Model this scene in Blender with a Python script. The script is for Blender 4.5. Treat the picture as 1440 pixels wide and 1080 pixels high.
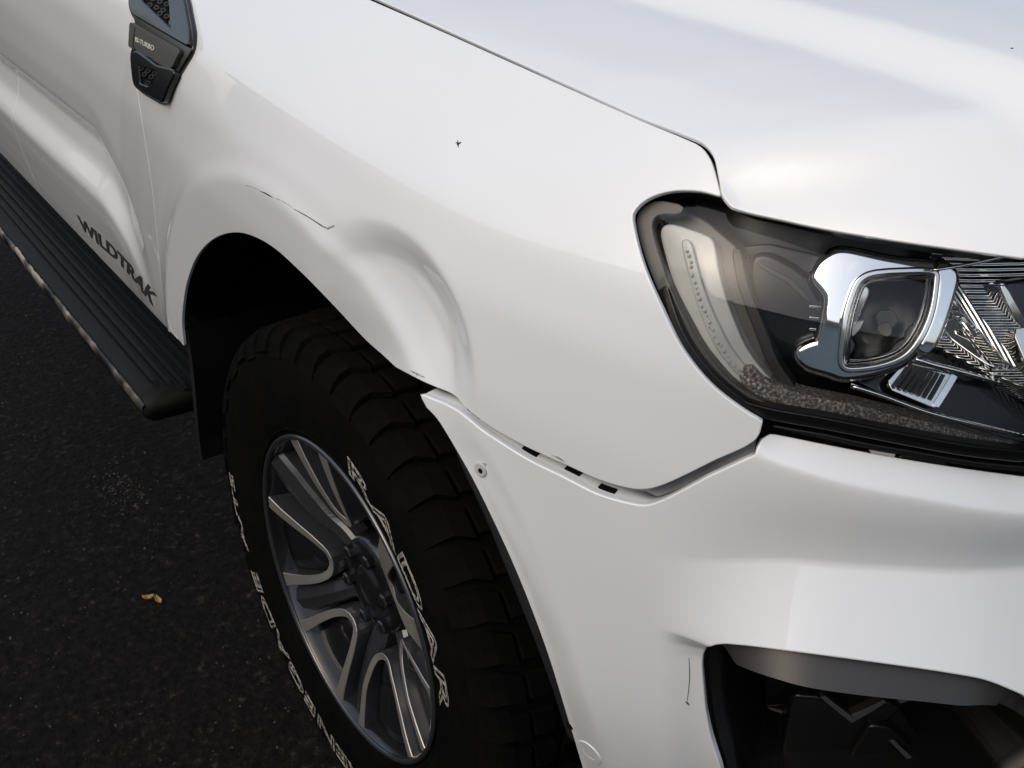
import bpy, bmesh, math, random
import numpy as np
from mathutils import Vector
from mathutils.geometry import delaunay_2d_cdt
random.seed(4); rng=np.random.default_rng(4)
scene=bpy.context.scene
for o in list(bpy.data.objects): bpy.data.objects.remove(o)
COL=scene.collection
# ------------------------------------------------------------ camera, sky, sun, exposure

CAMP=(1.2512,-1.3969,1.4111,2.58268,-0.49315,-0.04132,1700.0)
def cam_axes():
    ya,pi,ro=CAMP[3:6]
    f=np.array([math.cos(pi)*math.cos(ya),math.cos(pi)*math.sin(ya),math.sin(pi)])
    r=np.array([math.sin(ya),-math.cos(ya),0.]);u=np.cross(r,f)
    c,s=math.cos(ro),math.sin(ro)
    return c*r+s*u,-s*r+c*u,f
CR,CU,CF=cam_axes();CC=np.array(CAMP[:3])
def proj(P):
    d=np.asarray(P,float)-CC;z=d@CF
    return np.stack([720+CAMP[6]*(d@CR)/z,540-CAMP[6]*(d@CU)/z],-1)
def at(px,py,ax,v):
    d=CF+CR*(px-720)/CAMP[6]-CU*(py-540)/CAMP[6]
    return CC+d*(v-CC[ax])/d[ax]
def sst(a,b,x):
    t=np.clip((x-a)/(b-a),0,1);return t*t*(3-2*t)
def smooth1(xs,ys,sig,lo,hi,n=2001):
    g=np.linspace(lo,hi,n);v=np.interp(g,xs,ys);h=g[1]-g[0]
    k=int(4*sig/h)+1;w=np.exp(-.5*(np.arange(-k,k+1)*h/sig)**2);w/=w.sum()
    sl0=(v[1]-v[0]);sl1=(v[-1]-v[-2])
    vp=np.concatenate([v[0]+sl0*np.arange(-k,0),v,v[-1]+sl1*np.arange(1,k+1)])
    return g,np.convolve(vp,w,'valid')
def fn1(xs,ys,sig,lo,hi):
    g,v=smooth1(xs,ys,sig,lo,hi)
    return lambda x:np.interp(x,g,v)
# ---- plan curve of the body side and nose, by arc length (s = x along the flank)
BX=[-3.2,-2,-1,-.5,0,.3,.42,.53,.62,.70,.765,.81,.845,.86,.865,.86,.845,.8]
BY=[-.885,-.888,-.892,-.90,-.905,-.905,-.895,-.868,-.825,-.755,-.655,-.53,-.35,-.15,0,.15,.35,.56]
_t=np.concatenate([[0],np.cumsum(np.hypot(np.diff(BX),np.diff(BY)))])
_t=_t-_t[4]
_g,_bx=smooth1(_t,BX,.035,_t[0],_t[-1]);_,_by=smooth1(_t,BY,.035,_t[0],_t[-1])
def plan(s): return np.interp(s,_g,_bx),np.interp(s,_g,_by)
_tx=np.gradient(_bx,_g);_ty=np.gradient(_by,_g)
def plan_n(s):
    tx,ty=np.interp(s,_g,_tx),np.interp(s,_g,_ty);l=np.hypot(tx,ty);return ty/l,-tx/l
S_of_x=lambda x:np.interp(x,_bx[_g<1.2],_g[_g<1.2])
# ---- hood shut line in space: height and side position against x
zS=fn1([-1.0,-.5,0,.14,.27,.385,.478,.545,.57,.585,.63,.7],[1.20,1.178,1.158,1.151,1.142,1.134,1.1245,1.1165,1.106,1.091,1.066,1.01],.008,-1.2,.8)
yS=fn1([-1.0,0,.3,.47,.55,.6,.8],[-.775,-.785,-.782,-.777,-.777,-.78,-.78],.02,-1.2,.8)
ztop=fn1([-2.2,-1,0,.27,.48,.58,.70,.9,1.2],[1.23,1.20,1.158,1.142,1.125,1.117,1.097,1.082,1.076],.03,-2.5,2)
shscale=fn1([-1,0,.4,.56,.66,.8,1.2],[1.08,1.04,1.05,.78,.55,.48,.48],.03,-2.5,2)
shoulder=fn1([-.3,-.06,-.03,0,.02,.05,.1,.16,.25,.9],[-.5,-.2,-.155,-.115,-.092,-.062,-.026,-.008,0,0],.012,-.3,.9)
sill=fn1([.3,.47,.50,.54,.61,.645,.69,.735,.785,.825,.88,1.3],[-.06,-.026,-.018,-.011,-.001,0.004,.008,-.020,-.031,-.004,0,0],.0065,.3,1.3)
flare=fn1([0,.40,.48,.548,.566,.60,.68,.76,.84,1.0,3],[.026,.026,.030,.034,.027,.021,.0125,.006,.001,0,0],.006,0,3)
def skin_o(s,z):
    o=shoulder(ztop(s)-z)*shscale(s)
    x,_=plan(s)
    rho=np.hypot(x-0.0,z-.42)
    ft=fade_f=1-sst(.30,.55,s)
    o=o+flare(rho)*(.25+.75*ft)*np.where(s<1.5,1,0)*(1-sst(.5,.75,s))
    k=1-sst(-.98,-.62,s)
    o=o+sill(z+.15*sst(-.95,-.50,s))*(.0+1*k)+(1-k)*(-.22)*np.log1p(np.exp((.56-z)/.03))*.03
    return o

def skin(s,z,off=0.0):
    o=skin_o(s,z)+off
    x,y=plan(s);nx,ny=plan_n(s)
    return np.stack([x+nx*o,y+ny*o,z+0*o],-1)
def unproj(px,surf,off=0.0,box=((-2.3,1.35),(.3,1.22)),n=(200,110)):
    """points of the surface seen at the given picture points"""
    px=np.asarray(px,float)
    us=np.linspace(*box[0],n[0]);vs=np.linspace(*box[1],n[1])
    U,V=[a.ravel() for a in np.meshgrid(us,vs)]
    P=surf(U,V,off);h=1e-3
    Nn=np.cross(surf(U+h,V,off)-P,surf(U,V+h,off)-P)
    Q=proj(P);Q[((CC-P)*Nn).sum(1)<=0]=1e6
    k=((px[:,None]-Q[None])**2).sum(-1).argmin(1)
    u,v=U[k].copy(),V[k].copy();h=1e-4
    for it in range(40):
        q=proj(surf(u,v,off));r=px-q
        a=(proj(surf(u+h,v,off))-q)/h;b=(proj(surf(u,v+h,off))-q)/h
        det=a[:,0]*b[:,1]-a[:,1]*b[:,0];det=np.where(abs(det)<1e-6,1e-6,det)
        du=(r[:,0]*b[:,1]-r[:,1]*b[:,0])/det;dv=(a[:,0]*r[:,1]-a[:,1]*r[:,0])/det
        st=np.maximum(1,np.hypot(du,dv)/.02)
        u=u+du/st;v=v+dv/st
    e=np.hypot(*(px-proj(surf(u,v,off))).T)
    bad=e>3
    if bad.any(): print('unproj miss',[(tuple(p),round(x,1)) for p,x in zip(px[bad],e[bad])])
    return np.stack([u,v],-1)
cam=bpy.data.cameras.new('camera');cob=bpy.data.objects.new('camera',cam);COL.objects.link(cob)
from mathutils import Matrix
M3=Matrix(((CR[0],CU[0],-CF[0]),(CR[1],CU[1],-CF[1]),(CR[2],CU[2],-CF[2])))
cob.matrix_world=Matrix.Translation(Vector(CC))@M3.to_4x4()
cam.sensor_width=36.0;cam.lens=36.0*CAMP[6]/1440.0;cam.clip_start=.02;cam.clip_end=500
scene.camera=cob
SUN_EL,SUN_AZ=math.radians(41),math.radians(-75)   # azimuth measured from +x towards +y
world=bpy.data.worlds.new('World');scene.world=world;world.use_nodes=True
nt=world.node_tree;bg=nt.nodes['Background']
sky=nt.nodes.new('ShaderNodeTexSky');sky.sky_type='NISHITA';sky.sun_disc=False
sky.sun_elevation=SUN_EL;sky.sun_rotation=math.radians(90)-SUN_AZ
sky.air_density=1.0;sky.dust_density=4.5;sky.ozone_density=0.7
nt.links.new(sky.outputs[0],bg.inputs[0]);bg.inputs[1].default_value=0.115
sl=bpy.data.lights.new('sun','SUN');sl.energy=0.6;sl.angle=math.radians(170);sl.color=(1,.998,.99)
so=bpy.data.objects.new('sun',sl);COL.objects.link(so)
d=Vector((math.cos(SUN_EL)*math.cos(SUN_AZ),math.cos(SUN_EL)*math.sin(SUN_AZ),math.sin(SUN_EL)))
so.rotation_euler=d.to_track_quat('Z','Y').to_euler();so.location=d*20
scene.view_settings.view_transform='Standard';scene.view_settings.look='None'
scene.view_settings.exposure=0.42;scene.view_settings.gamma=1.0
# ------------------------------------------------------------ materials
def mat(name,col,rough=.5,metal=0,coat=0,coat_rough=.05,spec=.5,bump=None,var=None,rvar=None):
    m=bpy.data.materials.new(name);m.use_nodes=True;n=m.node_tree;b=n.nodes['Principled BSDF']
    b.inputs['Base Color'].default_value=(*col,1);b.inputs['Roughness'].default_value=rough
    b.inputs['Metallic'].default_value=metal;b.inputs['Coat Weight'].default_value=coat
    b.inputs['Coat Roughness'].default_value=coat_rough;b.inputs['Specular IOR Level'].default_value=spec
    tc=n.nodes.new('ShaderNodeTexCoord')
    def noise(scale,detail=4):
        t=n.nodes.new('ShaderNodeTexNoise');t.inputs['Scale'].default_value=scale;t.inputs['Detail'].default_value=detail
        n.links.new(tc.outputs['Object'],t.inputs['Vector']);return t
    def ramp(src,stops):
        r=n.nodes.new('ShaderNodeValToRGB');e=r.color_ramp.elements
        while len(e)<len(stops): e.new(.5)
        for k,(p,c) in enumerate(stops): e[k].position=p;e[k].color=(*c,1)
        n.links.new(src,r.inputs[0]);return r
    if bump:
        sc,st,di=bump;t=noise(sc,6);bp=n.nodes.new('ShaderNodeBump');bp.inputs['Strength'].default_value=st;bp.inputs['Distance'].default_value=di
        n.links.new(t.outputs[0],bp.inputs['Height']);n.links.new(bp.outputs[0],b.inputs['Normal'])
    if var:
        sc,stops=var;t=noise(sc,8);r=ramp(t.outputs[0],stops);n.links.new(r.outputs[0],b.inputs['Base Color'])
    if rvar:
        sc,lo,hi=rvar;t=noise(sc,6);r=ramp(t.outputs[0],[(.35,(lo,)*3),(.7,(hi,)*3)]);n.links.new(r.outputs[0],b.inputs['Roughness'])
    return m
def g3(v): return (v,v,v)
M={}
M['paint']=mat('white_paint',(.742,.775,.79),.42,coat=1,coat_rough=.025,var=(3.0,[(.3,(.733,.768,.778)),(.7,(.752,.785,.80))]))
M['inner']=mat('inner_grey_metal',(.45,.45,.44),.5,coat=.3,var=(30,[(.3,g3(.36)),(.7,g3(.52))]))
M['fogblack']=mat('fog_recess_black',g3(.005),.3,spec=.35)
M['black']=mat('black_plastic',g3(.010),.55,bump=(400,.15,.001))
M['void']=mat('lining_and_gap_black',g3(.006),.9,spec=.1)  # near-black for linings and for the dark inside gaps and openings
M['gloss']=mat('gloss_black',g3(.006),.2,coat=.25,spec=.35)
M['seal']=mat('black_rubber_seal',g3(.008),.35)
M['charcoal']=mat('charcoal_plastic',(.034,.033,.032),.42,bump=(900,.3,.0006))
M['chrome']=mat('chrome',(.85,.85,.84),.05,metal=1)
M['chrome_soft']=mat('brushed_chrome',(.75,.75,.73),.16,metal=1)
M['rubber']=mat('tyre_rubber',(.005,.005,.0048),.95,spec=.04,bump=(120,.25,.001),var=(25,[(.3,g3(.003)),(.75,(.0065,.0065,.006))]))
M['letter']=mat('white_tyre_paint',(.42,.41,.36),.7,var=(160,[(.38,(.07,.068,.06)),(.55,(.40,.39,.34))]))
M['alloy_dark']=mat('gunmetal_alloy',(.07,.075,.083),.28,metal=.6,coat=.7,coat_rough=.06)
M['alloy_black']=mat('black_alloy',(.010,.0105,.012),.25,coat=.5)
M['alloy_cut']=mat('machined_alloy',(.52,.51,.47),.42,metal=.75,coat=.2)
M['step']=mat('step_rubber',(.004,.0043,.004),.55,spec=.2,bump=(300,.2,.001))
M['stepgrey']=mat('step_plastic',(.0065,.0068,.006),.55,spec=.15,bump=(500,.2,.0006))
M['capgrey']=mat('step_end_plastic',(.020,.022,.022),.5,spec=.35)
M['liner']=mat('liner_plastic',(.022,.024,.026),.38,bump=(60,.4,.003))
M['trim']=mat('scraped_trim',(.35,.31,.25),.45,metal=.4,var=(11,[(.40,(.012,.012,.011)),(.5,(.09,.08,.065)),(.6,(.40,.35,.28))]))
M['plate']=mat('satin_grey_plate',(.075,.075,.066),.38,metal=.3)
M['badge']=mat('silver_print',(.75,.74,.66),.35,metal=.3)
M['decal']=mat('dark_decal',(.035,.035,.035),.4)
M['crack']=mat('cracked_paint_edge',(.02,.02,.02),.8)
M['primer']=mat('scuffed_primer',(.32,.32,.29),.8,var=(200,[(.35,(.12,.12,.11)),(.6,(.5,.5,.46))]))
M['frost']=mat('frosted_clear_plastic',(.5,.52,.52),.35,coat=.5,var=(14,[(.3,(.42,.44,.44)),(.7,(.62,.64,.63))]),bump=(120,.15,.001))
M['strip']=mat('textured_light_strip',(.2,.18,.15),.35,coat=.6,bump=(420,.9,.003),var=(430,[(.3,(.06,.053,.045)),(.5,(.17,.155,.14)),(.72,(.60,.58,.55))]))
M['olive']=mat('lamp_inner_wall',(.10,.10,.092),.4)
M['lamp_black']=mat('lamp_black',(.010,.0105,.0115),.28)
M['lamp_bowl']=mat('lamp_bowl',(.03,.031,.032),.3)
def ribbed(name,scale,direction,col,rough=.1):
    m=mat(name,col,rough,metal=1);n=m.node_tree;b=n.nodes['Principled BSDF']
    w=n.nodes.new('ShaderNodeTexWave');w.inputs['Scale'].default_value=scale;w.inputs['Distortion'].default_value=.3
    w.bands_direction=direction;tc=n.nodes.new('ShaderNodeTexCoord');n.links.new(tc.outputs['Object'],w.inputs['Vector'])
    bp=n.nodes.new('ShaderNodeBump');bp.inputs['Strength'].default_value=.55;bp.inputs['Distance'].default_value=.004
    n.links.new(w.outputs[0],bp.inputs['Height']);n.links.new(bp.outputs[0],b.inputs['Normal']);return m
M['ribs_z']=ribbed('fine_ribbed_reflector',95,'Z',(.82,.81,.76))
M['ribs_y']=ribbed('ribbed_reflector',80,'Y',(.80,.80,.78))
def lens_mat(name,tint,ior=1.5):
    m=bpy.data.materials.new(name);m.use_nodes=True;n=m.node_tree
    for x in list(n.nodes):
        if x.type!='OUTPUT_MATERIAL': n.nodes.remove(x)
    out=[x for x in n.nodes if x.type=='OUTPUT_MATERIAL'][0]
    tr=n.nodes.new('ShaderNodeBsdfTransparent');tr.inputs[0].default_value=(*tint,1)
    gl=n.nodes.new('ShaderNodeBsdfGlossy');gl.inputs['Roughness'].default_value=.02
    fr=n.nodes.new('ShaderNodeFresnel');fr.inputs[0].default_value=ior;mx=n.nodes.new('ShaderNodeMixShader')
    n.links.new(fr.outputs[0],mx.inputs[0]);n.links.new(tr.outputs[0],mx.inputs[1]);n.links.new(gl.outputs[0],mx.inputs[2]);n.links.new(mx.outputs[0],out.inputs[0])
    return m
M['lens']=lens_mat('clear_lens',(.95,.96,.96))
# ------------------------------------------------------------ object helpers
def empty(name,parent=None,loc=(0,0,0),rot=(0,0,0)):
    o=bpy.data.objects.new(name,None);COL.objects.link(o);o.location=loc;o.rotation_euler=rot;o.empty_display_size=.05
    if parent: o.parent=parent
    return o
def tag(o,label=None,cat=None,group=None,kind=None):
    for k,v in (('label',label),('category',cat),('group',group),('kind',kind)):
        if v: o[k]=v
    return o
def mesh(name,V,F,m,parent=None,N=None,smooth=True):
    me=bpy.data.meshes.new(name);me.from_pydata([tuple(v) for v in np.asarray(V,float)],[],[tuple(int(i) for i in f) for f in F])
    if smooth:
        me.polygons.foreach_set('use_smooth',[True]*len(me.polygons))
    me.materials.append(m);me.validate(clean_customdata=False)
    if N is not None: me.normals_split_custom_set_from_vertices([tuple(v) for v in N])
    o=bpy.data.objects.new(name,me);COL.objects.link(o)
    if parent: o.parent=parent
    return o
def unit(a): return a/np.maximum(np.linalg.norm(a,axis=-1,keepdims=True),1e-12)
def inpoly(p,poly):
    x,y=p[:,0],p[:,1];r=np.zeros(len(p),bool);j=len(poly)-1
    for i in range(len(poly)):
        xi,yi=poly[i];xj,yj=poly[j]
        if yi!=yj:
            r^=((yi>y)!=(yj>y))&(x<(xj-xi)*(y-yi)/(yj-yi)+xi)
        j=i
    return r
def segdist(p,line,closed=False):
    """distance, index+fraction along, side sign of points to a polyline"""
    a=line if closed else line[:-1];b=np.roll(line,-1,0) if closed else line[1:]
    best=np.full(len(p),1e9);al=np.zeros(len(p));sd=np.zeros(len(p))
    for i in range(len(a)):
        ab=b[i]-a[i];t=np.clip(((p-a[i])@ab)/max(ab@ab,1e-15),0,1)
        q=p-a[i]-t[:,None]*ab;d=np.hypot(q[:,0],q[:,1]);k=d<best
        best[k]=d[k];al[k]=(i+t)[k];c=ab[0]*(p[:,1]-a[i][1])-ab[1]*(p[:,0]-a[i][0]);sd[k]=np.sign(c)[k]
    return best,al,sd
def resample(poly,step,closed=True,corner=50):
    """even spacing along straight runs; corner points kept"""
    poly=np.asarray(poly,float);q=np.vstack([poly,poly[:1]]) if closed else poly
    out=[]
    for a,b in zip(q[:-1],q[1:]):
        n=max(1,int(math.ceil(np.hypot(*(b-a))/step)))
        for k in range(n): out.append(a+(b-a)*k/n)
    if not closed: out.append(q[-1])
    return np.array(out)
def chaikin(poly,n=2,closed=True,cap=None):
    p=np.asarray(poly,float)
    for _ in range(n):
        q=np.vstack([p,p[:1]]) if closed else p
        a,b=q[:-1],q[1:]
        L=np.hypot(*(b-a).T);f=np.full(len(L),.25) if cap is None else np.minimum(.25,cap/np.maximum(L,1e-9))
        f=f[:,None]
        r=np.empty((2*len(a),2));r[0::2]=a+(b-a)*f;r[1::2]=b-(b-a)*f
        p=r if closed else np.vstack([p[:1],r,p[-1:]])
    return p
def area(p): x,y=p.T;return .5*np.sum(x*np.roll(y,-1)-np.roll(x,-1)*y)
def surf_n(surf,u,v,off,h=.0012):
    a=surf(u+h,v,off)-surf(u-h,v,off);b=surf(u,v+h,off)-surf(u,v-h,off)
    return unit(np.cross(a,b))
def panel(name,poly,surf,m,parent,off=0.,depth=.014,r=.0015,step=.008,holes=(),shape=None,hem=True,estep=None,creases=(),cw=(0,)):
    """A sheet cut to poly on a curved surface: domain triangulated, edges rounded and folded inwards."""
    estep=estep or step
    loops=[resample(poly,estep)]+[resample(h,estep) for h in holes]
    if area(loops[0])<0: loops[0]=loops[0][::-1]
    for i in range(1,len(loops)):
        if area(loops[i])>0: loops[i]=loops[i][::-1]
    lo=loops[0].min(0);hi=loops[0].max(0)
    xs=np.arange(lo[0],hi[0]+step,step);ys=np.arange(lo[1],hi[1]+step,step*.866)
    X,Y=np.meshgrid(xs,ys);X=X+(np.arange(len(ys))%2)[:,None]*step*.5
    G=np.c_[X.ravel(),Y.ravel()];ok=inpoly(G,loops[0])
    for h in loops[1:]: ok&=~inpoly(G,h)
    G=G[ok]
    if len(G):
        keep=np.ones(len(G),bool)
        for L in loops: keep&=segdist(G,L,True)[0]>step*.45
        G=G[keep]
    ext=[]
    for cr in creases:
        for w in cw:
            c=resample(np.asarray(cr,float)+[0,w],estep,False);ins=inpoly(c,loops[0])
            for h in loops[1:]: ins&=~inpoly(c,h)
            for L in loops: ins&=segdist(c,L,True)[0]>step*.3
            ext.append((c,ins))
    if ext and len(G):
        keep=np.ones(len(G),bool)
        for c,ins in ext: keep&=segdist(G,c)[0]>step*.4
        G=G[keep]
    pts=[];edges=[];n0=[]
    for L in loops:
        k=len(pts);n0.append(k);pts+=list(L);edges+=[(k+i,k+(i+1)%len(L)) for i in range(len(L))]
    for c,ins in ext:
        m_={}
        for i in np.nonzero(ins)[0]:
            m_[i]=len(pts);pts.append(c[i])
        edges+=[(m_[i],m_[i+1]) for i in m_ if i+1 in m_]
    nb=len(pts);pts=np.vstack([np.array(pts),G]) if len(G) else np.array(pts)
    vo,_,fo,vorig,_,_=delaunay_2d_cdt([Vector(p) for p in pts],edges,[],0,1e-7)
    P2=np.array([tuple(v) for v in vo]);F=np.array([f for f in fo if len(f)==3],int)
    c=P2[F].mean(1);ok=inpoly(c,loops[0])
    for h in loops[1:]: ok&=~inpoly(c,h)
    F=F[ok]
    a=P2[F];ar=(a[:,1,0]-a[:,0,0])*(a[:,2,1]-a[:,0,1])-(a[:,1,1]-a[:,0,1])*(a[:,2,0]-a[:,0,0])
    F[ar<0]=F[ar<0][:,::-1];F=F[abs(ar)>1e-12]
    mp={}
    for i,vs in enumerate(vorig):
        for q in vs: mp[q]=i
    def sf(u,v): 
        o=off+(shape(u,v) if shape else 0.)
        return surf(u,v,o)
    def sn(u,v,h=.0022):
        return unit(np.cross(sf(u+h,v)-sf(u-h,v),sf(u,v+h)-sf(u,v-h)))
    P=sf(P2[:,0],P2[:,1]);N=sn(P2[:,0],P2[:,1])
    V=[P];NN=[N];FF=[tuple(f) for f in F];base=len(P)
    if hem:
        for L,k0 in zip(loops,n0):
            n=len(L);idx=np.array([mp[k0+i] for i in range(n)])
            p=P[idx];nn=N[idx];T=unit(np.roll(p,-1,0)-np.roll(p,1,0));O=unit(np.cross(T,nn))
            prev=idx
            for a_,dx,dz in [(30,r*.5,r*.134),(60,r*.866,r*.5),(90,r,r),(90,r,depth)]:
                V.append(p+O*dx-nn*dz);NN.append(unit(nn*math.cos(math.radians(a_))+O*math.sin(math.radians(a_))))
                cur=base+np.arange(n);base+=n
                for i in range(n):
                    j=(i+1)%n;FF.append((prev[j],prev[i],cur[i],cur[j]))
                prev=cur
    return mesh(name,np.vstack(V),FF,m,parent,np.vstack(NN))
def tube(name,pts,rad,m,parent,seg=8,closed=False,flat=1.0):
    p=np.asarray(pts,float);n=len(p);t=unit(np.gradient(p,axis=0))
    up=np.array([0,0,1.]);a=unit(np.cross(t,up));b=np.cross(a,t);rad=np.broadcast_to(rad,(n,))
    V=[];F=[]
    for i in range(n):
        for k in range(seg):
            w=2*math.pi*k/seg;V.append(p[i]+rad[i]*(a[i]*math.cos(w)+b[i]*math.sin(w)*flat))
    for i in range(n-1):
        for k in range(seg): F.append((i*seg+k,i*seg+(k+1)%seg,(i+1)*seg+(k+1)%seg,(i+1)*seg+k))
    F.append(tuple(range(seg))[::-1]);F.append(tuple((n-1)*seg+k for k in range(seg)))
    return mesh(name,V,F,m,parent)
def loft(name,rings,m,parent,closed=True,cap_end=False,smooth=True):
    n=len(rings[0]);V=np.vstack(rings);F=[]
    for i in range(len(rings)-1):
        for k in range(n if closed else n-1):
            F.append((i*n+k,i*n+(k+1)%n,(i+1)*n+(k+1)%n,(i+1)*n+k))
    if cap_end: F.append(tuple((len(rings)-1)*n+k for k in range(n)))
    o=mesh(name,V,F,m,parent,smooth=smooth);fix_normals(o);return o
def fix_normals(o):
    bm=bmesh.new();bm.from_mesh(o.data);bmesh.ops.recalc_face_normals(bm,faces=bm.faces);bm.to_mesh(o.data);bm.free()
def text_verts(s,outline=None,shear=0.,subdiv=0.,bold=0.):
    cu=bpy.data.curves.new('txt','FONT');cu.body=s;cu.size=1;cu.shear=shear;cu.offset=bold;cu.align_x='LEFT'
    if outline: cu.fill_mode='NONE';cu.bevel_depth=outline;cu.bevel_resolution=0
    cu.resolution_u=5
    ob=bpy.data.objects.new('txt',cu);COL.objects.link(ob);bpy.context.view_layer.update()
    ev=ob.evaluated_get(bpy.context.evaluated_depsgraph_get());me=ev.to_mesh()
    bm=bmesh.new();bm.from_mesh(me)
    if subdiv:
        bmesh.ops.triangulate(bm,faces=bm.faces)
        for _ in range(3):
            e=[x for x in bm.edges if x.calc_length()>subdiv]
            if e: bmesh.ops.subdivide_edges(bm,edges=e,cuts=1);bmesh.ops.triangulate(bm,faces=bm.faces)
    bm.verts.ensure_lookup_table();V=np.array([v.co[:] for v in bm.verts]);F=[[v.index for v in f.verts] for f in bm.faces]
    bm.free();ev.to_mesh_clear();bpy.data.objects.remove(ob);bpy.data.curves.remove(cu)
    return V,F
# ------------------------------------------------------------ body surfaces
def spline(px,step=7.):
    p=np.asarray(px,float)
    if len(p)<3: return p
    q=np.vstack([2*p[0]-p[1],p,2*p[-1]-p[-2]]);out=[]
    for i in range(1,len(q)-2):
        p0,p1,p2,p3=q[i-1:i+3];L=np.hypot(*(p2-p1));n=max(1,int(L/step))
        k0,k1,k2=[max(np.hypot(*(b-a)),1e-6)**.5 for a,b in ((p0,p1),(p1,p2),(p2,p3))]
        m1=(p2-p1)/k1-(p2-p0)/(k0+k1)+(p1-p0)/k0;m2=(p3-p2)/k2-(p3-p1)/(k1+k2)+(p2-p1)/k1
        m1*=k1;m2*=k1
        for j in range(n):
            t=j/n;out.append((2*t**3-3*t*t+1)*p1+(t**3-2*t*t+t)*m1+(-2*t**3+3*t*t)*p2+(t**3-t*t)*m2)
    out.append(p[-1]);return np.array(out)
def U(px,surf=None,off=0.,sp=True): return unproj(spline(px) if sp else px,surf or skin,off)
_dl=unproj([(440,322),(475,312),(515,309),(560,318),(600,347),(630,390),(652,440),(668,495),(672,545),(665,590)],skin)
_dwx=np.array([0,.10,.48,.92,1.05,1.0,1.05,.85,.4,0])
dentp=fn1([-1,0,.012,.028,.043,.056,.07,.09,.12,.2],[0,0,.30,.70,1.0,1.04,1.0,.96,.86,.7],.0032,-.5,.6)
_dc=unproj([(440,520)],skin)[0]
_da=np.arctan2(_dl[:,1]-_dc[1],_dl[:,0]-_dc[0]);_dr=np.hypot(_dl[:,1]-_dc[1],_dl[:,0]-_dc[0])
_k=np.argsort(_da);_dR=fn1(_da[_k],_dr[_k],.10,-3.2,3.2)
_dW=fn1(np.r_[-3.2,_da[_k][0]-.25,_da[_k],_da[_k][-1]+.2,3.2],np.r_[0,0,_dwx[_k],0,0],.09,-3.2,3.2)
_rl=unproj([(520,352),(560,395),(600,452),(628,500),(645,545)],skin)
def fskin(s,z,off=0.):
    s=np.asarray(s,float);z=np.asarray(z,float)
    a=np.arctan2(z-_dc[1],s-_dc[0]);rr=np.hypot(z-_dc[1],s-_dc[0])
    o=-.019*np.interp(a,[.2,.45,.8,1.2,1.6],[1.1,1.2,1.0,1.12,1.0])*_dW(a)*dentp((_dR(a)-rr)/np.interp(a,[.2,.8,1.5],[.88,1.15,1.6]))
    nr=(s>.0)&(s<.6)&(z>.75)&(z<1.1)
    if np.any(nr):
        d,al,_=segdist(np.c_[s[nr],z[nr]],_rl);o=np.array(o)
        o[nr]+=.0020*np.exp(-(d/.012)**2)*np.interp(al,[0,1,2.6,4],[.0,.7,1,.5])
    return skin(s,z,o+off)
zc1=fn1([.60,.679,.70,.757,.816,.905,1.1,1.4],[.905,.893,.887,.872,.858,.833,.80,.78],.01,.4,1.7)
zc2=fn1([.4,.548,.622,.707,.80,.916,1.1,1.4],[.76,.765,.778,.788,.782,.766,.745,.735],.02,.3,1.7)
zc3=fn1([.4,.60,.641,.712,.82,.938,1.1,1.4],[.70,.70,.703,.704,.685,.651,.60,.585],.01,.3,1.7)
_l1=fn1([-1,0,.05,1],[0,0,-.050,-.18],.003,-.5,.5)
_bl=unproj([(592,556),(615,585),(650,645),(690,722),(730,810),(770,915),(800,1012),(822,1085),(836,1135)],skin)
_edge_tilt=fn1([-1,0,.033,.2],[-.0055,-.0055,0,0],.003,-.5,.5)  # edge band tilted inwards to stand in for a reflected cream tone
def bskin(s,z,off=0.):
    s=np.asarray(s,float);z=np.asarray(z,float)
    a=sst(.655,.70,s)*_l1(z-zc1(s))
    k=sst(.585,.74,s)
    up=np.clip((zc1(s)-z)/np.maximum(zc1(s)-zc2(s),.02),0,1)
    face=-.012*up*up*(3-2*up)
    t=np.clip((zc2(s)-z)/np.maximum(zc2(s)-zc3(s),.02),0,1)
    ledge=.050*(t*.85+.15*t*t)
    e=sst(.60,.655,s)
    low=-np.interp(zc3(s)-z,[-.01,.002,.016,.03,.4],[0,.001,.014,.018,.03])*e
    lip=np.zeros(np.shape(s));nr=(s<.62)&(s>.2)
    if np.any(nr): lip[nr]=_edge_tilt(segdist(np.c_[s[nr],z[nr]],_bl)[0])*sst(.86,.80,z[nr])
    return skin(s,z,a+k*(face+ledge)+low+lip+off+.001)
# hood: height over (x,y)
xN=fn1([-1,-.777,-.74,-.70,-.62,-.5,-.3,0,.4],[.55,.60,.645,.69,.75,.80,.84,.86,.84],.02,-1,.5)
crown=fn1([-.2,0,.04,.12,.25,.45,.8,1.6],[-.09,0,.012,.028,.043,.053,.058,.058],.012,-.3,1.7)
_edge=None
def hood(x,y,off=0.):
    x=np.asarray(x,float);y=np.asarray(y,float)
    xq=x-np.maximum(xN(y)-xN(-.777),0)
    yy=y-yS(np.minimum(x,.6))
    z=zS(xq)+crown(yy)
    if _edge is not None: z=z+.019*sst(-.045,.008,y-(_edge[0]+_edge[1]*x))*(1-sst(.70,.86,xq+.2))
    return np.stack([x,y,z+off],-1)
HB=((-.95,1.0),(-.85,.5))
def UH(px): return unproj(spline(px),hood,0.,HB,(170,150))
_e=unproj([(1000,3),(1440,125)],hood,0.,HB,(170,150));_b=(_e[1,1]-_e[0,1])/(_e[1,0]-_e[0,0]);_edge=(_e[0,1]-_b*_e[0,0],_b)

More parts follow.
